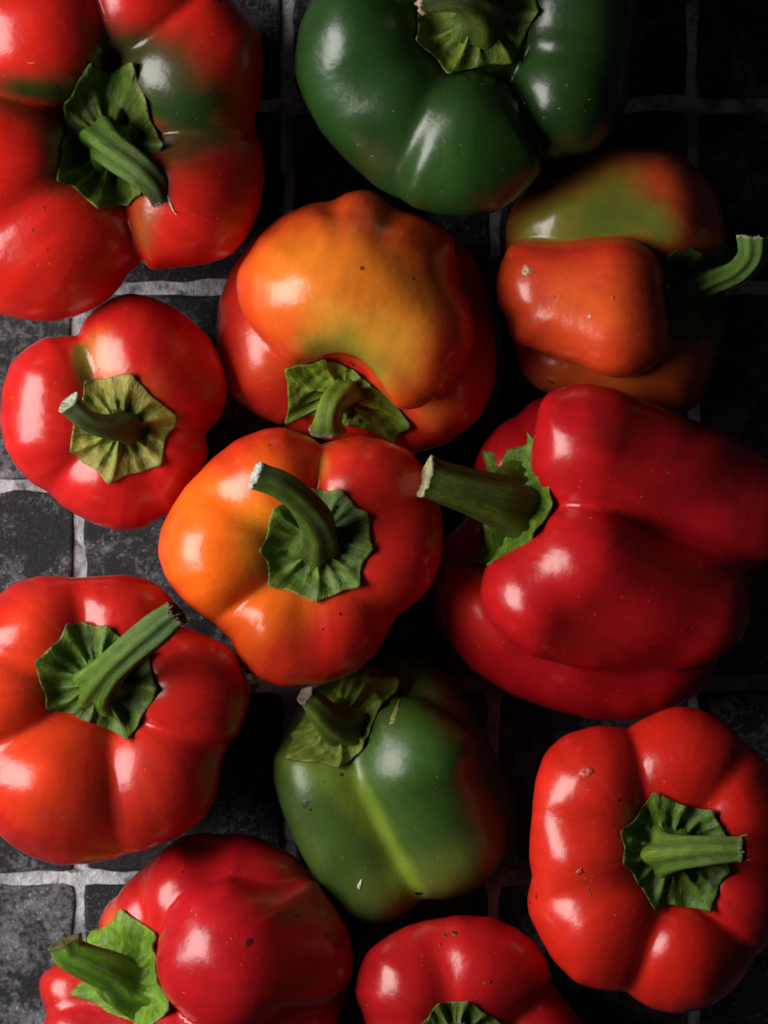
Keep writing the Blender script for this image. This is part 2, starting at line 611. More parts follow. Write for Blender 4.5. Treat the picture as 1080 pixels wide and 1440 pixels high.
    col0 = np.array(calyx.get('col', (0.055, 0.105, 0.022))) * np.array([1.5, 1.28, 1.2]); col1 = np.array(calyx.get('edge', (0.14, 0.19, 0.04)))
    tips = []
    if 'tips' in calyx:
        for tuv in calyx['tips']:
            c = np.array([0, 0, CAM_H]); far = W(tuv[0], tuv[1], 0); d = far - c
            # meet the plane of the calyx
            t = ((hit - c) @ ax) / (d @ ax)
            q = c + d * t - hit
            tips.append((math.atan2(q @ e2, q @ e1), math.hypot(q @ e1, q @ e2)))
    else:
        tips = [(math.radians(a), r) for a, r in calyx['polar']]
    tips.sort()
    rr = random.Random(seed)
    nphi, nrad = 120, 20
    phis = np.linspace(-np.pi, np.pi, nphi, endpoint=False)
    Rb = np.zeros(nphi); ridge = np.zeros(nphi); tipw = np.zeros(nphi)
    T = [(tips[-1][0] - 2 * np.pi, tips[-1][1])] + tips + [(tips[0][0] + 2 * np.pi, tips[0][1])]
    for i, ph in enumerate(phis):
        for (a0, r0), (a1, r1_) in zip(T[:-1], T[1:]):
            if a0 <= ph < a1 or (ph < T[0][0] and False):
                # straight edge between the two tips, drawn in a little
                den = r0 * math.sin(ph - a0) + r1_ * math.sin(a1 - ph)
                chord = r0 * r1_ * math.sin(a1 - a0) / den if (a1 - a0) < 2.6 and den > 1e-3 else min(r0, r1_)
                t = (ph - a0) / (a1 - a0)
                lin = r0 * (1 - t) + r1_ * t
                chord = max(chord, 0.62 * lin)
                Rb[i] = chord * (1 - 0.05 * math.sin(math.pi * t)) 
                tipw[i] = max(math.exp(-((t) * (a1 - a0) / 0.10) ** 2), math.exp(-((1 - t) * (a1 - a0) / 0.10) ** 2))
                da = a1 - a0
                mid = 0.5 + 0.12 * math.sin(seed * 3.1 + a0 * 7)
                ridge[i] = math.exp(-(t * da / 0.13) ** 2) + math.exp(-((1 - t) * da / 0.13) ** 2) + (0.55 * math.exp(-((t - mid) * da / 0.11) ** 2) if da > 0.5 else 0)
    for i, ph in enumerate(phis): Rb[i] *= 1 + 0.015 * math.sin(ph * 11 + seed) + 0.02 * math.sin(ph * 5 + seed * 2)
    rho = (np.arange(nrad) + 1) / nrad
    rho = rho ** 0.9
    PL = np.zeros((nrad, nphi, 3)); RHO = np.zeros((nrad, nphi)); 
    for k in range(nrad):
        sw = 0.06 * math.sin(3 * rho[k])
        rad_k = Rb * rho[k]
        PL[k] = hit + (np.cos(phis + sw) * rad_k)[:, None] * e1 + (np.sin(phis + sw) * rad_k)[:, None] * e2
        RHO[k] = rho[k]
    up0 = calyx.get('from', 70.0)
    o = PL.reshape(-1, 3) + ax * up0
    t = cast(body, o, np.tile(-ax, (len(o), 1)), 260).reshape(nrad, nphi)
    hgt = up0 - t
    hgt = np.clip(hgt, -calyx.get('drop', 55.0), calyx.get('rise', 60.0))
    raw = hgt.copy()
    for _ in range(calyx.get('relax', 10)):
        hs = hgt.copy()
        hs[1:-1] = (hgt[:-2] + 2 * hgt[1:-1] + hgt[2:]) / 4
        hs = (np.roll(hs, 1, 1) + 2 * hs + np.roll(hs, -1, 1)) / 4
        hgt = np.maximum(hs, raw - 1.5)
    Rm = Rb.mean()
    amp_r = calyx.get('ridge', 7.0) * 1.3
    q = PL.reshape(-1, 3)
    ruff = (vnoise(q, seed + 9, Rm * 0.45)).reshape(nrad, nphi)
    env = np.clip(RHO / 0.3, 0, 1) * (1 - 0.6 * np.clip((RHO - 0.35) / 0.65, 0, 1))
    ruff2 = vnoise(q, seed + 19, Rm * 0.16).reshape(nrad, nphi)
    lift = 4.5 - 2.0 * RHO ** 3 + amp_r * env * ridge[None] + 2.6 * ruff * env + 1.7 * ruff2 * np.clip(RHO / 0.3, 0, 1) * (1 - 0.5 * RHO) + 14.0 * np.exp(-(RHO / 0.36) ** 2) + calyx.get('curl', 3.0) * RHO ** 6 * (0.4 + tipw[None])
    top = PL + ax * (hgt + lift)[..., None]
    bot = PL + ax * (hgt + lift - 5.5)[..., None]
    bot[-1] = top[-1] * 0.4 + bot[-1] * 0.6 
    cen_t = hit + ax * (hgt[0].mean() + lift[0].mean())
    cv_, cf = [cen_t], []
    cv_ += list(top.reshape(-1, 3)); 
    nT = nrad * nphi
    cv_ += list(bot.reshape(-1, 3))
    for i in range(nphi):
        j = (i + 1) % nphi
        cf.append((0, 1 + i, 1 + j))
        for k in range(nrad - 1):
            a = 1 + k * nphi
            cf.append((a + i, a + nphi + i, a + nphi + j, a + j))
            a2 = 1 + nT + k * nphi
            cf.append((a2 + j, a2 + nphi + j, a2 + nphi + i, a2 + i))
        a = 1 + (nrad - 1) * nphi
        cf.append((a + i, a + nT + i, a + nT + j, a + j))
    cv_ = np.array(cv_)
    ridv = (ridge[None] * env)
    ew = np.clip((RHO - 0.86) / 0.14, 0, 1)[..., None]
    cc_ = col0 * (0.85 + 0.45 * ridv[..., None]) 
    rim = col1
    cc_ = cc_ * (1 - ew * 0.8) + rim * ew * 0.8
    if 'mid' in calyx:
        mw = np.clip((RHO - 0.35) / 0.4, 0, 1)[..., None]
        cc_ = cc_ * (1 - mw) + np.array(calyx['mid']) * (0.8 + 0.3 * ridv[..., None]) * mw
    tw = (tipw[None] * np.clip((RHO - 0.93) / 0.05, 0, 1))[..., None] * calyx.get('darktip', 0.7)
    cc_ = cc_ * (1 - tw) + np.array([0.03, 0.022, 0.012]) * tw
    ccol = np.vstack([col0[None], cc_.reshape(-1, 3), cc_.reshape(-1, 3) * 0.8])
    gr = np.stack([np.cos(phis)[None] * np.ones((nrad, 1)), np.sin(phis)[None] * np.ones((nrad, 1)), RHO * 0.35], -1).reshape(-1, 3)
    gr = np.vstack([[[0, 0, 0]], gr, gr + 0.3])
    shift_c = warp(cv_)
    me = make_mesh('calyx', shift_c + base_shift, cf)
    set_color(me, 'skin', ccol); set_vec(me, 'grain', gr)
    link('calyx', me, CALYX, root)
    # ---- stem
    if stem:
        basep = cen_t
        dshift = (warp(basep[None]) - basep[None])[0]
        pts = []
        for (su, sv, dz, r) in stem['pts']:
            p = W(su, sv, basep[2] + dz)
            pts.append(np.append(p, r))
        pts[0][:3] = basep - ax * 20; pts[0][3] *= 1.12
        pts[1][:3] = 0.5 * pts[1][:3] + 0.5 * (basep + ax * 10)
        n = 40
        C = catmull(pts, n)
        pos, rads = C[:, :3] + dshift, C[:, 3] * (0.74 + 0.14 * np.abs(np.linspace(-0.6, 1, n)) ** 0.8)
        m = 40
        tang = np.gradient(pos, axis=0); tang /= np.linalg.norm(tang, axis=1)[:, None]
        e = np.cross(tang[0], [0.31, 0.2, 0.93]); e /= np.linalg.norm(e)
        sv_, scol, sgr = [], [], []
        nr = stem.get('ribs', 6)
        c0 = np.array(stem.get('col', (0.075, 0.14, 0.03))); c1 = np.array(stem.get('tipcol', c0 * 1.05))
        for i in range(n):
            e = e - tang[i] * (e @ tang[i]); e /= np.linalg.norm(e)
            f = np.cross(tang[i], e)
            t = i / (n - 1)
            th = np.linspace(0, 2 * np.pi, m, endpoint=False)
            tw_ = t * stem.get('twist', 0.7)
            am = stem.get('rib', 0.07) * 1.35 * (1.25 - 0.4 * t)
            rr_ = rads[i] * (1 + am * np.cos(nr * (th + tw_)) + 0.05 * np.cos(2 * th + seed) + 0.04 * np.sin(3 * th + 5 * t + seed))
            if t > 0.93: rr_ = rr_ * (1 + 0.07 * (t - 0.93) / 0.07)
            ring = pos[i] + np.cos(th)[:, None] * rr_[:, None] * e + np.sin(th)[:, None] * rr_[:, None] * f
            sv_ += list(ring)
            gcol = (c0 + (c1 - c0) * t ** 2.5)[None] * (0.92 + 0.16 * np.cos(nr * (th + tw_)))[:, None]
            scol += list(gcol)
            sgr += list(np.stack([np.cos(th + tw_), np.sin(th + tw_), np.full(m, t * 0.6)], 1))
        sf = []
        for i in range(n - 1):
            for k in range(m):
                j = (k + 1) % m
                sf.append((i * m + k, i * m + j, (i + 1) * m + j, (i + 1) * m + k))
        sme = make_mesh('stem', np.array(sv_) + base_shift, sf)
        set_color(sme, 'skin', np.array(scol)); set_vec(sme, 'grain', np.array(sgr))
        so = link('stem', sme, STEM, root)
        # dry cut end, dished and ragged
        last = np.array(sv_[-m:]); cen = pos[-1]; tg = tang[-1]
        cap, cfc = [], []
        rrn = np.random.default_rng(seed + 3)
        lv = [(1.0, -1.0), (1.02, 2.2), (0.86, 2.6), (0.55, -1.2), (0.25, -2.2)]
        for sc_, hh in lv:
            jit = rrn.normal(0, stem.get('ragged', 0.9), m)
            cap += list(cen + (last - cen) * sc_ + tg[None] * (hh + jit * (sc_ < 1.01) )[:, None])
        cap.append(cen - tg * 2.0)
        for k_ in range(len(lv) - 1):
            for i in range(m):
                j = (i + 1) % m
                cfc.append((k_ * m + i, k_ * m + j, (k_ + 1) * m + j, (k_ + 1) * m + i))
        for i in range(m): cfc.append(((len(lv) - 1) * m + i, (len(lv) - 1) * m + (i + 1) % m, len(lv) * m))
        cme = make_mesh('cut_end', np.array(cap) + base_shift, cfc)
        set_color(cme, 'skin', np.tile(np.array(stem.get('cut', (0.30, 0.27, 0.18))), (len(cap), 1)))
        link('cut_end', cme, CUT, so)
        nf = stem.get('fibres', 0)
        if nf:
            fv, ffc = [], []
            for q_ in range(nf):
                i = int(rrn.integers(0, m)); p0 = last[i]
                out_ = (p0 - cen) / np.linalg.norm(p0 - cen)
                L_ = stem.get('fibre_len', 10) * rrn.uniform(0.5, 1.2)
                d1 = tg + out_ * rrn.uniform(-0.3, 0.6) + rrn.normal(0, 0.25, 3)
                w_ = stem.get('fibre_w', 1.1) * rrn.uniform(0.7, 1.3)
                side = np.cross(d1, [0.3, 0.1, 0.9]); side /= np.linalg.norm(side); up_ = np.cross(side, d1); up_ /= np.linalg.norm(up_)
                b0 = len(fv)
                for k_ in range(5):
                    t = k_ / 4
                    c_ = p0 - tg * 3 + d1 * L_ * t + up_ * L_ * 0.35 * t * t * rrn.uniform(0.3, 1)
                    for a_ in range(4):
                        fv.append(c_ + (side * math.cos(a_ * 1.571) + up_ * math.sin(a_ * 1.571)) * w_ * (1.15 - t))
                for k_ in range(4):
                    for a_ in range(4):
                        ffc.append((b0 + k_ * 4 + a_, b0 + k_ * 4 + (a_ + 1) % 4, b0 + k_ * 4 + 4 + (a_ + 1) % 4, b0 + k_ * 4 + 4 + a_))
            fme = make_mesh('frayed_fibres', np.array(fv) + base_shift, ffc)
            set_color(fme, 'skin', np.tile(np.array(stem.get('fibre_col', (0.30, 0.22, 0.12))), (len(fv), 1)))
            link('frayed_fibres', fme, CUT, so)
    # ---- scars and specks: small raised or sunken flakes lying on the skin
    for (mu, mv, ra, rb_, ang, mc, lift_) in marks:
        nr_, np_ = 4, 14
        ca, sa = math.cos(math.radians(ang)), math.sin(math.radians(ang))
        rrm = random.Random(int(mu * 7 + mv))
        jit = [rrm.uniform(0.7, 1.25) for _ in range(np_)]
        pp = []
        for k_ in range(nr_ + 1):
            for i in range(np_ if k_ else 1):
                th = 2 * math.pi * i / np_
                x = ra * math.cos(th) * k_ / nr_ * jit[i]; y = rb_ * math.sin(th) * k_ / nr_ * jit[i]
                pp.append((mu + x * ca - y * sa, mv - x * sa - y * ca))
        pp = cam_hits(body, pp); g = sdf_grad(body, pp); g /= np.linalg.norm(g, axis=1)[:, None]
        kk = np.array([0] + [k_ for k_ in range(1, nr_ + 1) for _ in range(np_)]) / nr_
        pp = pp + g * (lift_ * np.sin(np.pi * np.clip(kk * 0.9 + 0.1, 0, 1)) + 0.5 - 1.2 * (kk > 0.99))[:, None]
        mf = [(0, 1 + (i + 1) % np_, 1 + i) for i in range(np_)]
        mf = [(0, 1 + i, 1 + (i + 1) % np_) for i in range(np_)]
        for k_ in range(nr_ - 1):
            for i in range(np_):
                j = (i + 1) % np_; a = 1 + k_ * np_
                mf.append((a + i, a + np_ + i, a + np_ + j, a + j))
        mme = make_mesh('scar', warp(pp) + base_shift, mf)
        set_color(mme, 'skin', np.tile(np.array(mc), (len(pp), 1)))
        link('scar', mme, MARK, root)
    ALL.append((root, body))
    return root

def upright(ctr, shoulders, pull=0.6, k=18, core=None, foot=0.72):
    """standing pepper: each shoulder (u, v, r, top) runs down to a narrower foot near the axis"""
    L = []
    if core:
        u, v, r, top = core
        L.append(((u, v, top - r, r), (ctr[0], ctr[1], r * 0.8 + 8, r * 0.8), k))
    for s in shoulders:
        u, v, r, top = s[:4]
        kk = s[4] if len(s) > 4 else k
        r2 = r * foot
        L.append(((u, v, top - r, r), (ctr[0] + (u - ctr[0]) * pull, ctr[1] + (v - ctr[1]) * pull, r2, r2), kk))
    return L

# skin colours (albedo)
RED = (0.52, 0.014, 0.008)
DEEP = (0.36, 0.006, 0.010)
SCAR = (0.62, 0.030, 0.010)
ORANGE = (0.80, 0.13, 0.010)
AMBER = (0.72, 0.19, 0.016)
OLIVE = (0.10, 0.095, 0.012)
GREEN = (0.022, 0.075, 0.010)
DGREEN = (0.013, 0.038, 0.007)
LIME = (0.17, 0.25, 0.022)

# ---- 1: large red pepper with green blotches round a curled stem
pepper('large red bell pepper with dark green blotches around a splintered stem',
    (150, 190),
    [(333,0),(365,41),(371,89),(365,141),(357,170),(370,207),(373,252),(365,296),(348,333),(326,359),(293,370),(222,382),(193,376),(184,380),
     (163,411),(137,431),(93,450),(56,452),(0,443),(-60,412),(-90,330),(-95,200),(-85,80),(-40,-20),(60,-70),(180,-75),(280,-48)],
    upright((140,190), [(52,48,106,385,9),(8,228,92,365,8),(78,335,112,345,18),(272,275,102,340,9),(268,105,102,350,10),(195,0,84,352,10)], core=(150,200,112,262)),
    RED, [(((30,125),(110,125)),52,(0.10,0.03,0.010),0.85,0.95),(((40,128),(110,135)),34,DGREEN,0.9,0.9),(((170,75),(230,120)),92,(0.11,0.02,0.008),0.85,0.9),
          (((180,85),(230,125),(280,165),(250,205)),72,(0.06,0.035,0.010),0.95,0.75),(((225,145),(278,158)),54,DGREEN,0.95,0.8),(((180,85),(222,112)),50,(0.030,0.035,0.009),0.85,0.8),
          (((200,290),(195,310)),44,(0.16,0.06,0.012),0.7,0.9),(((75,180),(80,250)),46,(0.12,0.03,0.010),0.8,0.9),(((155,205),),90,(0.05,0.03,0.01),0.9,0.8)],
    (0.05,0.0,1.0),
    dict(at=(155,205), tips=[(130,97),(190,97),(231,212),(200,285),(140,302),(84,262),(92,150)], col=(0.034,0.069,0.008), edge=(0.092,0.112,0.013), ridge=11, curl=10, darktip=0.2, drop=40),
    dict(pts=[(140,185,-18,42),(145,195,15,36),(165,215,45,30),(195,238,62,25),(216,260,60,20),(225,280,52,14)], col=(0.075,0.146,0.013), tipcol=(0.035,0.03,0.018), cut=(0.14,0.115,0.075), ribs=5, rib=0.10, ragged=2.5, fibres=3, fibre_len=30, fibre_w=3.0, fibre_col=(0.45,0.36,0.22)),
    marks=[(293,17,5,4,20,(0.05,0.01,0.005),-0.2),(161,36,2,2,0,(0.04,0.01,0.005),0),(64,290,2,2,0,(0.03,0.01,0.005),0),(50,318,2,2,0,(0.03,0.01,0.005),0)], seed=11)

# ---- 2: the big dark green one
pepper('big dark green bell pepper standing with its pale wrinkled calyx facing up',
    (655, 90),
    [(437,0),(421,37),(414,83),(415,110),(428,143),(451,185),(483,222),(534,268),(585,294),(622,303),(659,306),(696,299),(724,282),(752,255),(772,229),(798,222),(835,213),
     (863,185),(881,148),(886,106),(895,46),(898,0),(880,-70),(820,-112),(700,-130),(560,-120),(470,-70)],
    upright((655,80), [(512,55,100,360,22),(552,150,100,342,26),(655,188,90,356,13),(805,130,94,335,8),(808,15,92,345,16),(700,-55,90,340,16),(570,-50,88,350,16)], core=(672,40,125,315)),
    DGREEN, [(((655,200),),120,(0.022,0.065,0.010),0.9,0.9),(((480,100),),140,(0.016,0.055,0.010),0.8,0.9)],
    (0.0,0.12,1.0),
    dict(at=(672,28), tips=[(583,62),(630,103),(720,83),(757,25),(740,-40),(660,-60),(590,-30)], col=(0.069,0.129,0.012), edge=(0.115,0.168,0.018), ridge=12, darktip=0.1, curl=3),
    dict(pts=[(690,10,-15,42),(678,4,20,36),(652,-6,40,30),(618,-8,48,25),(590,-2,48,21)], col=(0.057,0.096,0.010), cut=(0.35,0.22,0.13), ragged=2.2, ribs=5),
    rough=0.30, seed=12)

# ---- 3: orange-topped pepper lying with its stem down the slope
pepper('orange and red bell pepper lying tilted, short bent stem, touching the dark green pepper',
    (500, 455),
    [(469,283),(438,285),(395,304),(356,336),(325,378),(307,425),(302,468),(309,514),(325,557),(360,584),(407,604),(446,615),(484,628),(523,639),(586,639),(632,623),(675,588),
     (694,546),(699,499),(694,444),(687,406),(667,363),(644,336),(613,316),(582,301),(551,291),(531,271),(512,266),(488,271)],
    [((500,430,150,125),(505,410,140,110),20),
     [((500,405,236,122),(505,365,210,96),8),((432,415,246,80),(455,370,215,80),60),((576,470,246,90),(575,380,210,84),60),((512,330,205,60),(512,298,190,32),40)],
     ((392,490,128,88),(420,390,110,76),6),((612,520,118,86),(620,400,105,78),6),((500,545,92,88),(500,400,90,88),8)],
    (0.55,0.020,0.010), [(1,14,(0.62,0.055,0.010),1.0),(((390,455),(470,480),(540,525),(610,540)),55,(0.70,0.11,0.012),0.8,0.9),(((440,330),(560,330)),150,(0.66,0.075,0.010),0.85,0.9),(((430,370),(560,430)),115,AMBER,0.95,0.9),(((480,470),(560,480)),75,(0.70,0.30,0.03),0.9,0.9),(((440,490),(485,485),(525,515)),50,(0.22,0.20,0.02),0.9,0.9),(((640,440),(620,540)),45,(0.55,0.02,0.01),0.6,1.0),
          (((370,500),),70,(0.62,0.07,0.015),0.7,0.9),(((600,570),),50,(0.60,0.12,0.02),0.8,0.9)],
    (0.0,-0.42,0.90),
    dict(at=(484,552), rise=30, tips=[(402,505),(455,487),(508,517),(568,570),(550,602),(415,575)], col=(0.098,0.163,0.013), edge=(0.150,0.224,0.021), ridge=9, darktip=0.0, drop=50),
    dict(pts=[(490,532,-4,32),(482,546,14,26),(468,568,30,21),(460,590,32,21),(459,606,26,25)], col=(0.150,0.235,0.018), cut=(0.45,0.42,0.35), ribs=5, rib=0.06),
    cuts=[((466,572,330,52),(474,556,250,56),34)], seed=13)

# ---- 4: red, orange and green pepper lying with its stem to the right
pepper('half-ripe bell pepper lying sideways, green flank, orange-red front lobe and hooked stem',
    (862, 400),
    [(710,346),(710,316),(721,290),(747,260),(776,234),(813,221),(858,210),(902,206),(936,210),(965,223),(987,246),(1006,271),(1015,301),(1023,334),(1029,368),(1022,400),(1008,440),
     (1010,464),(1010,501),(995,542),(973,578),(910,580),(820,568),(756,548),(732,523),(721,486),(712,446),(699,427),(697,401),(702,375),(711,358)],
    [((835,400,110,104),(800,400,105,95),18),
     ((935,295,155,90),(800,310,145,86),14),((920,490,125,88),(805,490,110,84),14),((930,400,80,85),(800,400,75,72),14),
     [((864,400,222,66),(768,406,190,68),6),((868,466,222,70),(772,430,188,72),34)]],
    (0.33,0.045,0.010), [(((850,290),(760,320)),95,(0.17,0.17,0.02),0.95,0.8),(((850,310),(940,310)),60,(0.085,0.115,0.015),0.9,0.9),(((940,230),(1000,330)),50,(0.40,0.045,0.010),0.8,0.9),
          (4,14,(0.58,0.050,0.012),1.0),(((810,430),(850,440)),62,(0.70,0.095,0.015),0.8,0.9),(((740,360),(900,345)),30,(0.50,0.02,0.012),0.7,0.9),(((930,500),(860,560)),45,(0.45,0.09,0.012),0.6,0.9)],
    (0.80,0.0,0.60),
    dict(at=(966,408), rise=25, polar=[(a, r) for a, r in ((-170,95),(-118,88),(-62,96),(-12,100),(38,92),(90,96),(140,90))], col=(0.032,0.069,0.008), edge=(0.057,0.101,0.010), ridge=8, darktip=0.1, drop=30),
    dict(pts=[(942,408,-8,32),(962,406,4,27),(1000,398,14,22),(1035,384,28,21),(1056,362,34,22),(1060,336,36,23)], col=(0.086,0.168,0.015), cut=(0.26,0.24,0.13), rib=0.10, ribs=7, ragged=1.6),
    marks=[(740,381,9,7,40,(0.55,0.30,0.16),1.2),(829,445,3,3,0,(0.6,0.5,0.4),0.5),(862,419,3,4,0,(0.30,0.06,0.02),-0.3),(778,418,2,4,20,(0.3,0.03,0.02),-0.3)], seed=14)

# ---- 5: small red one
pepper('smallest red bell pepper with a yellow-green star calyx and thin curved stem',
    (163, 585),
    [(113,473),(116,455),(131,437),(153,421),(183,412),(214,418),(244,431),(269,449),(293,473),(309,501),(319,531),(319,562),(309,589),(288,611),(293,635),(287,660),(269,687),
     (244,721),(220,731),(199,744),(171,747),(138,739),(107,724),(83,709),(72,696),(43,678),(21,654),(6,626),(0,589),(3,547),(15,510),(37,489),(61,475),(92,472)],
    upright((165,585), [(78,550,78,262,14),(75,612,72,258,26),(215,525,96,272,9),(180,485,72,262,30),(162,668,76,255,14),(232,648,60,245,14)], core=(172,598,88,232)),
    (0.50,0.012,0.010), [(((60,560),),90,(0.56,0.018,0.010),0.8,0.9),(((135,490),(150,525)),45,(0.50,0.14,0.02),0.85,0.9),(((215,545),),40,(0.60,0.10,0.02),0.45,0.9),(((112,490),(122,530)),20,OLIVE,0.9,0.8)],
    (0.03,-0.03,1.0),
    dict(at=(172,602), tips=[(188,523),(246,586),(228,655),(154,679),(98,635),(104,580),(121,535)], col=(0.086,0.141,0.015), edge=(0.287,0.303,0.032), mid=(0.275,0.245,0.038), ridge=9, darktip=0.8),
    dict(pts=[(180,598,-14,33),(172,598,10,28),(150,600,32,20),(122,590,50,16),(98,566,64,17)], col=(0.063,0.096,0.013), tipcol=(0.075,0.12,0.04), cut=(0.30,0.36,0.22), ribs=4, rib=0.07),
    seed=15, step=4.5)

# ---- 6: the orange one in the middle
pepper('bright orange bell pepper reddening on one side, standing, with a pale-tipped curved stem',
    (425, 785),
    [(222,777),(226,745),(242,713),(262,682),(294,648),(333,618),(369,604),(397,601),(425,610),(457,624),(481,616),(513,614),(544,620),(576,634),(600,662),(620,709),(623,749),(620,785),
     (608,821),(588,845),(552,872),(544,893),(528,920),(497,948),(457,962),(401,967),(365,956),(337,928),(325,900),(316,890),(290,869),(258,845),(234,813)],
    upright((425,785), [(312,775,94,337,22),(378,686,84,330,16),(515,695,88,330,8),(532,778,90,324,18),(393,878,84,324,8),(476,874,84,320,16)], core=(440,768,104,292)),
    (0.60,0.030,0.010), [(((290,740),(310,820)),150,(0.86,0.13,0.008),1.0,0.8),(((380,680),(390,850)),70,(0.84,0.14,0.010),0.8,0.9),(((385,760),),85,(0.75,0.24,0.015),0.8,0.8),(((560,780),(540,680)),90,(0.52,0.014,0.010),0.9,0.8),(((470,920),(540,900)),70,(0.52,0.014,0.010),0.9,0.9),(((450,660),),26,(0.45,0.25,0.02),0.5,0.9),
          (((440,620),),60,(0.78,0.08,0.01),0.6,0.9)],
    (0.0,0.0,1.0),
    dict(at=(447,765), tips=[(420,690),(483,686),(519,721),(524,772),(505,825),(443,850),(379,822),(365,773),(386,712)], col=(0.052,0.107,0.013), edge=(0.184,0.213,0.027), ridge=9, darktip=0.5),
    dict(pts=[(447,768,-12,40),(452,760,14,33),(447,738,42,28),(425,708,66,23),(395,683,82,20),(360,668,92,18)], col=(0.063,0.112,0.013), cut=(0.42,0.42,0.38), ribs=5, rib=0.07),
    seed=16)

# ---- 7: large deep red pepper lying on its side
pepper('deep red bell pepper lying on its side, thick stem pointing at the bright orange pepper',
    (850, 780),
    [(726,587),(749,563),(782,547),(820,539),(863,547),(910,565),(971,589),(1023,610),(1080,643),(1120,690),(1128,740),(1108,778),(1080,794),(1047,809),(1056,842),(1056,870),(1042,898),
     (1014,920),(1000,950),(971,979),(938,1002),(891,1014),(834,1012),(773,997),(716,976),(664,941),(627,898),(610,865),(608,837),(608,805),(622,761),(650,735),(660,700),(664,662),(679,624),(706,594)],
    [((800,755,160,115),(960,805,150,100),20),
     ((745,660,112,84),(960,680,110,85),12),((700,740,75,85),(900,800,90,85),12),((718,868,108,108),(930,920,100,90),10),
     ((838,640,240,92),(1045,716,195,78),13),[((822,792,260,86),(995,858,210,74),13),((762,840,246,84),(960,893,195,60),24)]],
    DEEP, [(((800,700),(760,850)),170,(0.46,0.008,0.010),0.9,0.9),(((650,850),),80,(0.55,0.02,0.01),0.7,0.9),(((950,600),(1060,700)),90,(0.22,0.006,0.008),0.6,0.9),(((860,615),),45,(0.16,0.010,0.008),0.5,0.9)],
    (-0.78,0.28,0.56),
    dict(at=(728,715,205), rise=16, polar=[(-165,92),(-115,100),(-60,96),(-10,102),(40,98),(95,104),(140,96)], col=(0.063,0.141,0.009), edge=(0.103,0.179,0.015), ridge=9, darktip=0.1, drop=40, curl=10),
    dict(pts=[(738,718,-10,68),(722,712,12,60),(698,702,32,48),(660,690,52,38),(620,678,66,33),(590,668,72,31)], col=(0.063,0.096,0.009), cut=(0.34,0.33,0.18), ribs=5, rib=0.06, twist=0.3),
    seed=17)

# ---- 8: red-orange one at left
pepper('red-orange standing bell pepper with a long straight ribbed stem across its wrinkled calyx',
    (140, 1010),
    [(0,835),(21,819),(55,809),(96,810),(137,810),(178,808),(206,814),(230,828),(247,848),(256,879),(288,893),(319,908),(339,930),(352,965),(349,996),(336,1030),(312,1067),(307,1098),
     (301,1126),(284,1153),(254,1174),(212,1193),(164,1208),(120,1215),(82,1217),(45,1205),(14,1187),(0,1174),(-40,1120),(-70,1040),(-75,960),(-50,880)],
    upright((138,1010), [(48,888,82,337,10),(178,882,76,322,20),(258,960,84,326,7),(216,1084,88,322,8),(80,1095,116,342,12),(0,975,84,342,10)], core=(140,962,100,296)),
    (0.50,0.014,0.010), [(((10,980),(60,1080)),130,(0.66,0.045,0.010),0.9,0.8),(((40,880),),80,(0.64,0.035,0.010),0.9,0.9),(((100,1160),(200,1100)),90,(0.42,0.03,0.012),0.5,0.9)],
    (0.0,0.10,1.0),
    dict(at=(140,962), tips=[(52,930),(99,880),(156,880),(212,915),(227,972),(180,1044),(125,1015),(66,997)], col=(0.046,0.099,0.012), edge=(0.127,0.146,0.015), ridge=13, darktip=0.75),
    dict(pts=[(138,968,-14,40),(142,956,14,33),(160,935,40,27),(190,908,62,25),(222,882,78,24),(248,862,88,18)], col=(0.086,0.163,0.013), tipcol=(0.06,0.12,0.02), cut=(0.16,0.085,0.04), ribs=6, rib=0.09, twist=0.2, ragged=2.2, fibres=9, fibre_len=13, fibre_col=(0.20,0.09,0.035)),
    seed=18)

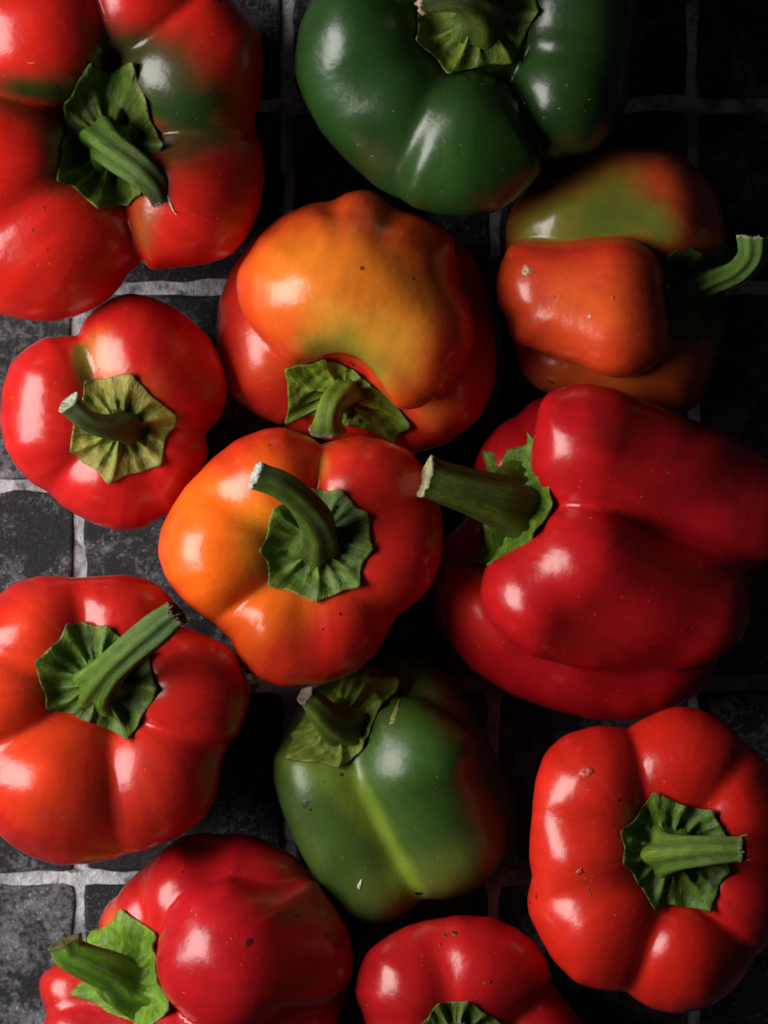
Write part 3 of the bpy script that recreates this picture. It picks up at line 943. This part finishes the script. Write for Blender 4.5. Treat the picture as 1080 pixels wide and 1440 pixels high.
# ---- 9: light green one
pepper('green bell pepper with a pale lime stripe and a flat wide calyx, lying tilted',
    (555, 1110),
    [(546,919),(574,918),(609,930),(637,956),(662,988),(680,1023),(694,1055),(708,1086),(725,1118),(732,1146),(732,1178),(722,1210),(704,1224),(680,1247),(644,1264),(592,1269),(578,1280),
     (556,1296),(528,1303),(500,1296),(469,1273),(440,1234),(416,1189),(395,1139),(384,1097),(383,1065),(395,1030),(412,1002),(440,970),(493,935)],
    [((540,1080,140,112),(580,1150,130,95),30),
     ((600,1005,120,88),(640,1140,110,84),14),((474,1022,165,80),(545,1180,95,80),22),((665,1110,95,70),(670,1170,95,62),10),
     ((455,1108,195,72),(528,1232,172,66),20),((594,1072,212,95),(628,1168,185,90),14)],
    (0.048,0.092,0.014), [(((600,1060),(660,1200)),120,(0.028,0.080,0.010),0.8,0.9),(((675,1000),(712,1190)),60,(0.050,0.062,0.012),0.8,0.9),(((640,1230),(560,1270)),80,(0.09,0.105,0.015),0.8,0.9),(((480,1095),(530,1170),(585,1262)),36,LIME,1.0,1.0),(((470,1090),(410,1060)),45,(0.12,0.19,0.02),0.8,0.9)],
    (-0.36,0.36,0.86),
    dict(at=(476,1014), rise=30, tips=[(412,1073),(472,1080),(508,1045),(536,998),(548,942),(480,945),(420,985),(400,1030)], col=(0.086,0.141,0.013), edge=(0.196,0.213,0.027), ridge=8, darktip=0.5),
    dict(pts=[(470,1028,-14,34),(464,1018,8,30),(452,1002,28,24),(438,986,44,19),(425,974,54,14)], col=(0.086,0.146,0.015), cut=(0.10,0.07,0.05), ribs=5, rib=0.06),
    rough=0.36, marks=[(427,1132,8,6,30,(0.035,0.03,0.012),-0.4),(434,1140,4,2,-30,(0.02,0.015,0.01),0),(506,1246,3,8,-20,(0.5,0.55,0.42),0.8),(586,1250,7,3,20,(0.015,0.02,0.008),0),(556,1005,4,22,-18,(0.22,0.26,0.06),0.6),(535,996,4,4,0,(0.08,0.05,0.02),0.5)], seed=19)

# ---- 10: deep red one at the bottom left
pepper('crimson bell pepper lying with one large smooth lobe and a broad bright green stem',
    (280, 1375),
    [(139,1310),(139,1295),(149,1273),(166,1260),(175,1245),(201,1221),(227,1197),(253,1177),(284,1172),(310,1174),(345,1173),(375,1184),(414,1204),(440,1234),(462,1264),(484,1299),(496,1334),
     (498,1373),(488,1408),(475,1440),(440,1500),(350,1550),(230,1570),(130,1550),(75,1500),(58,1450),(66,1421),(55,1399),(53,1382),(62,1367),(79,1358),(118,1340)],
    [((300,1380,140,115),(380,1370,140,100),20),
     ((192,1306,125,62),(300,1300,110,80),8),((120,1400,85,58),(240,1400,85,80),8),((130,1460,100,70),(240,1460,100,80),8),
     ((212,1285,158,60),(310,1235,140,66),7),((268,1270,188,74),(360,1250,165,76),9),((275,1475,205,84),(380,1450,180,90),9),((325,1345,250,108),(392,1335,205,100),5)],
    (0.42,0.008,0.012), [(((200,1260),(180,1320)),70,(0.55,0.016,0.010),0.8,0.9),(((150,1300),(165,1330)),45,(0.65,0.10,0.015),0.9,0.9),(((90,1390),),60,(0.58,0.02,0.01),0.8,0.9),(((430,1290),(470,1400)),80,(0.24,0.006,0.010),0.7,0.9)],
    (-0.87,0.05,0.45),
    dict(at=(200,1385,190), polar=[(-160,98),(-105,94),(-50,100),(0,104),(50,106),(105,94)], col=(0.086,0.185,0.012), edge=(0.161,0.246,0.021), ridge=7, darktip=0.2, drop=40, depth=4),
    dict(pts=[(196,1385,-8,52),(180,1380,14,44),(155,1368,32,34),(125,1355,46,28),(100,1342,52,25),(92,1326,54,24)], col=(0.098,0.213,0.015), cut=(0.085,0.065,0.022), ribs=6, rib=0.07, twist=0.25),
    marks=[(350,1326,8,7,10,(0.10,0.004,0.006),-0.3),(390,1285,2,2,0,(0.03,0.01,0.005),0),(418,1287,5,2,-20,(0.04,0.01,0.006),0),(281,1306,2,2,0,(0.03,0.01,0.005),0)], seed=20)

# ---- 11: cropped red pepper at the bottom
pepper('partly visible dark red bell pepper between the crimson lying and the scarred red pepper',
    (655, 1440),
    [(515,1440),(499,1396),(503,1364),(518,1336),(553,1311),(594,1295),(647,1286),(692,1290),(726,1305),(751,1324),(770,1349),(780,1386),(799,1412),(819,1440),(832,1500),(800,1560),(700,1590),(600,1590),(530,1550),(512,1490)],
    upright((655,1440), [(580,1385,78,300,22),(672,1375,86,300,18),(745,1460,74,270,10),(660,1520,84,290,16),(575,1470,74,290,16)], core=(645,1452,92,272)),
    (0.40,0.008,0.010), [(((640,1370),),90,(0.46,0.010,0.010),0.8,0.9)],
    (0.0,0.0,1.0),
    dict(at=(642,1460), tips=[(584,1440),(616,1406),(658,1400),(708,1440),(715,1490),(660,1525),(590,1510)], col=(0.052,0.096,0.010), edge=(0.115,0.146,0.015), ridge=10, darktip=0.4),
    dict(pts=[(645,1462,-10,34),(650,1470,14,26),(668,1490,40,20),(690,1515,60,18)], col=(0.081,0.146,0.015)),
    marks=[(640,1318,5,3,10,(0.03,0.012,0.006),0.2),(622,1337,2,2,0,(0.02,0.01,0.006),0),(689,1381,2,2,0,(0.02,0.01,0.006),0),(628,1325,3,2,0,(0.03,0.012,0.006),0.2)], seed=21)

# ---- 12: red one at the bottom right
pepper('bright red standing bell pepper with a scarred shoulder and a frayed stubby stem',
    (915, 1210),
    [(745,1180),(748,1130),(753,1097),(767,1057),(793,1033),(837,1021),(883,1023),(907,1010),(937,997),(963,993),(993,1000),(1020,1017),(1053,1043),(1080,1070),(1105,1120),(1115,1200),(1105,1280),
     (1080,1330),(1060,1357),(1030,1393),(997,1417),(953,1425),(920,1420),(893,1405),(877,1393),(843,1392),(810,1382),(780,1353),(760,1320),(743,1287),(740,1263),(749,1233),(744,1207)],
    upright((925,1210), [(833,1108,86,337,14),(955,1083,82,328,8),(1030,1135,80,318,12),(1035,1240,82,315,14),(958,1337,84,324,7),(842,1290,94,337,12),(828,1200,80,335,20)], core=(938,1197,106,296)),
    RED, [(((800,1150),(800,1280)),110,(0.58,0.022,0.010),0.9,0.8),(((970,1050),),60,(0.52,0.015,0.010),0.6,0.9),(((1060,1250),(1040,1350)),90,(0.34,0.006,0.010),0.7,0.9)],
    (0.0,0.0,1.0),
    dict(at=(940,1197), tips=[(917,1110),(962,1130),(1004,1135),(1023,1180),(1028,1225),(994,1278),(920,1279),(872,1210),(872,1167)], col=(0.040,0.092,0.009), edge=(0.092,0.134,0.015), ridge=12, darktip=0.4),
    dict(pts=[(930,1200,-12,40),(942,1198,14,34),(968,1197,36,28),(1000,1195,52,23),(1030,1194,62,19),(1044,1194,66,17)], col=(0.098,0.179,0.015), cut=(0.15,0.14,0.085), ribs=5, rib=0.08, ragged=2.4, twist=0.2, fibres=8, fibre_len=9, fibre_col=(0.22,0.19,0.11)),
    marks=[(824,1085,12,8,15,(0.50,0.05,0.03),1.5),(817,1225,6,4,40,(0.45,0.05,0.03),0.8),(829,1255,2,9,15,(0.25,0.02,0.01),-0.4),(887,1135,2,2,0,(0.03,0.01,0.005),0.2),(869,1125,3,2,20,(0.06,0.01,0.006),0)], seed=22)
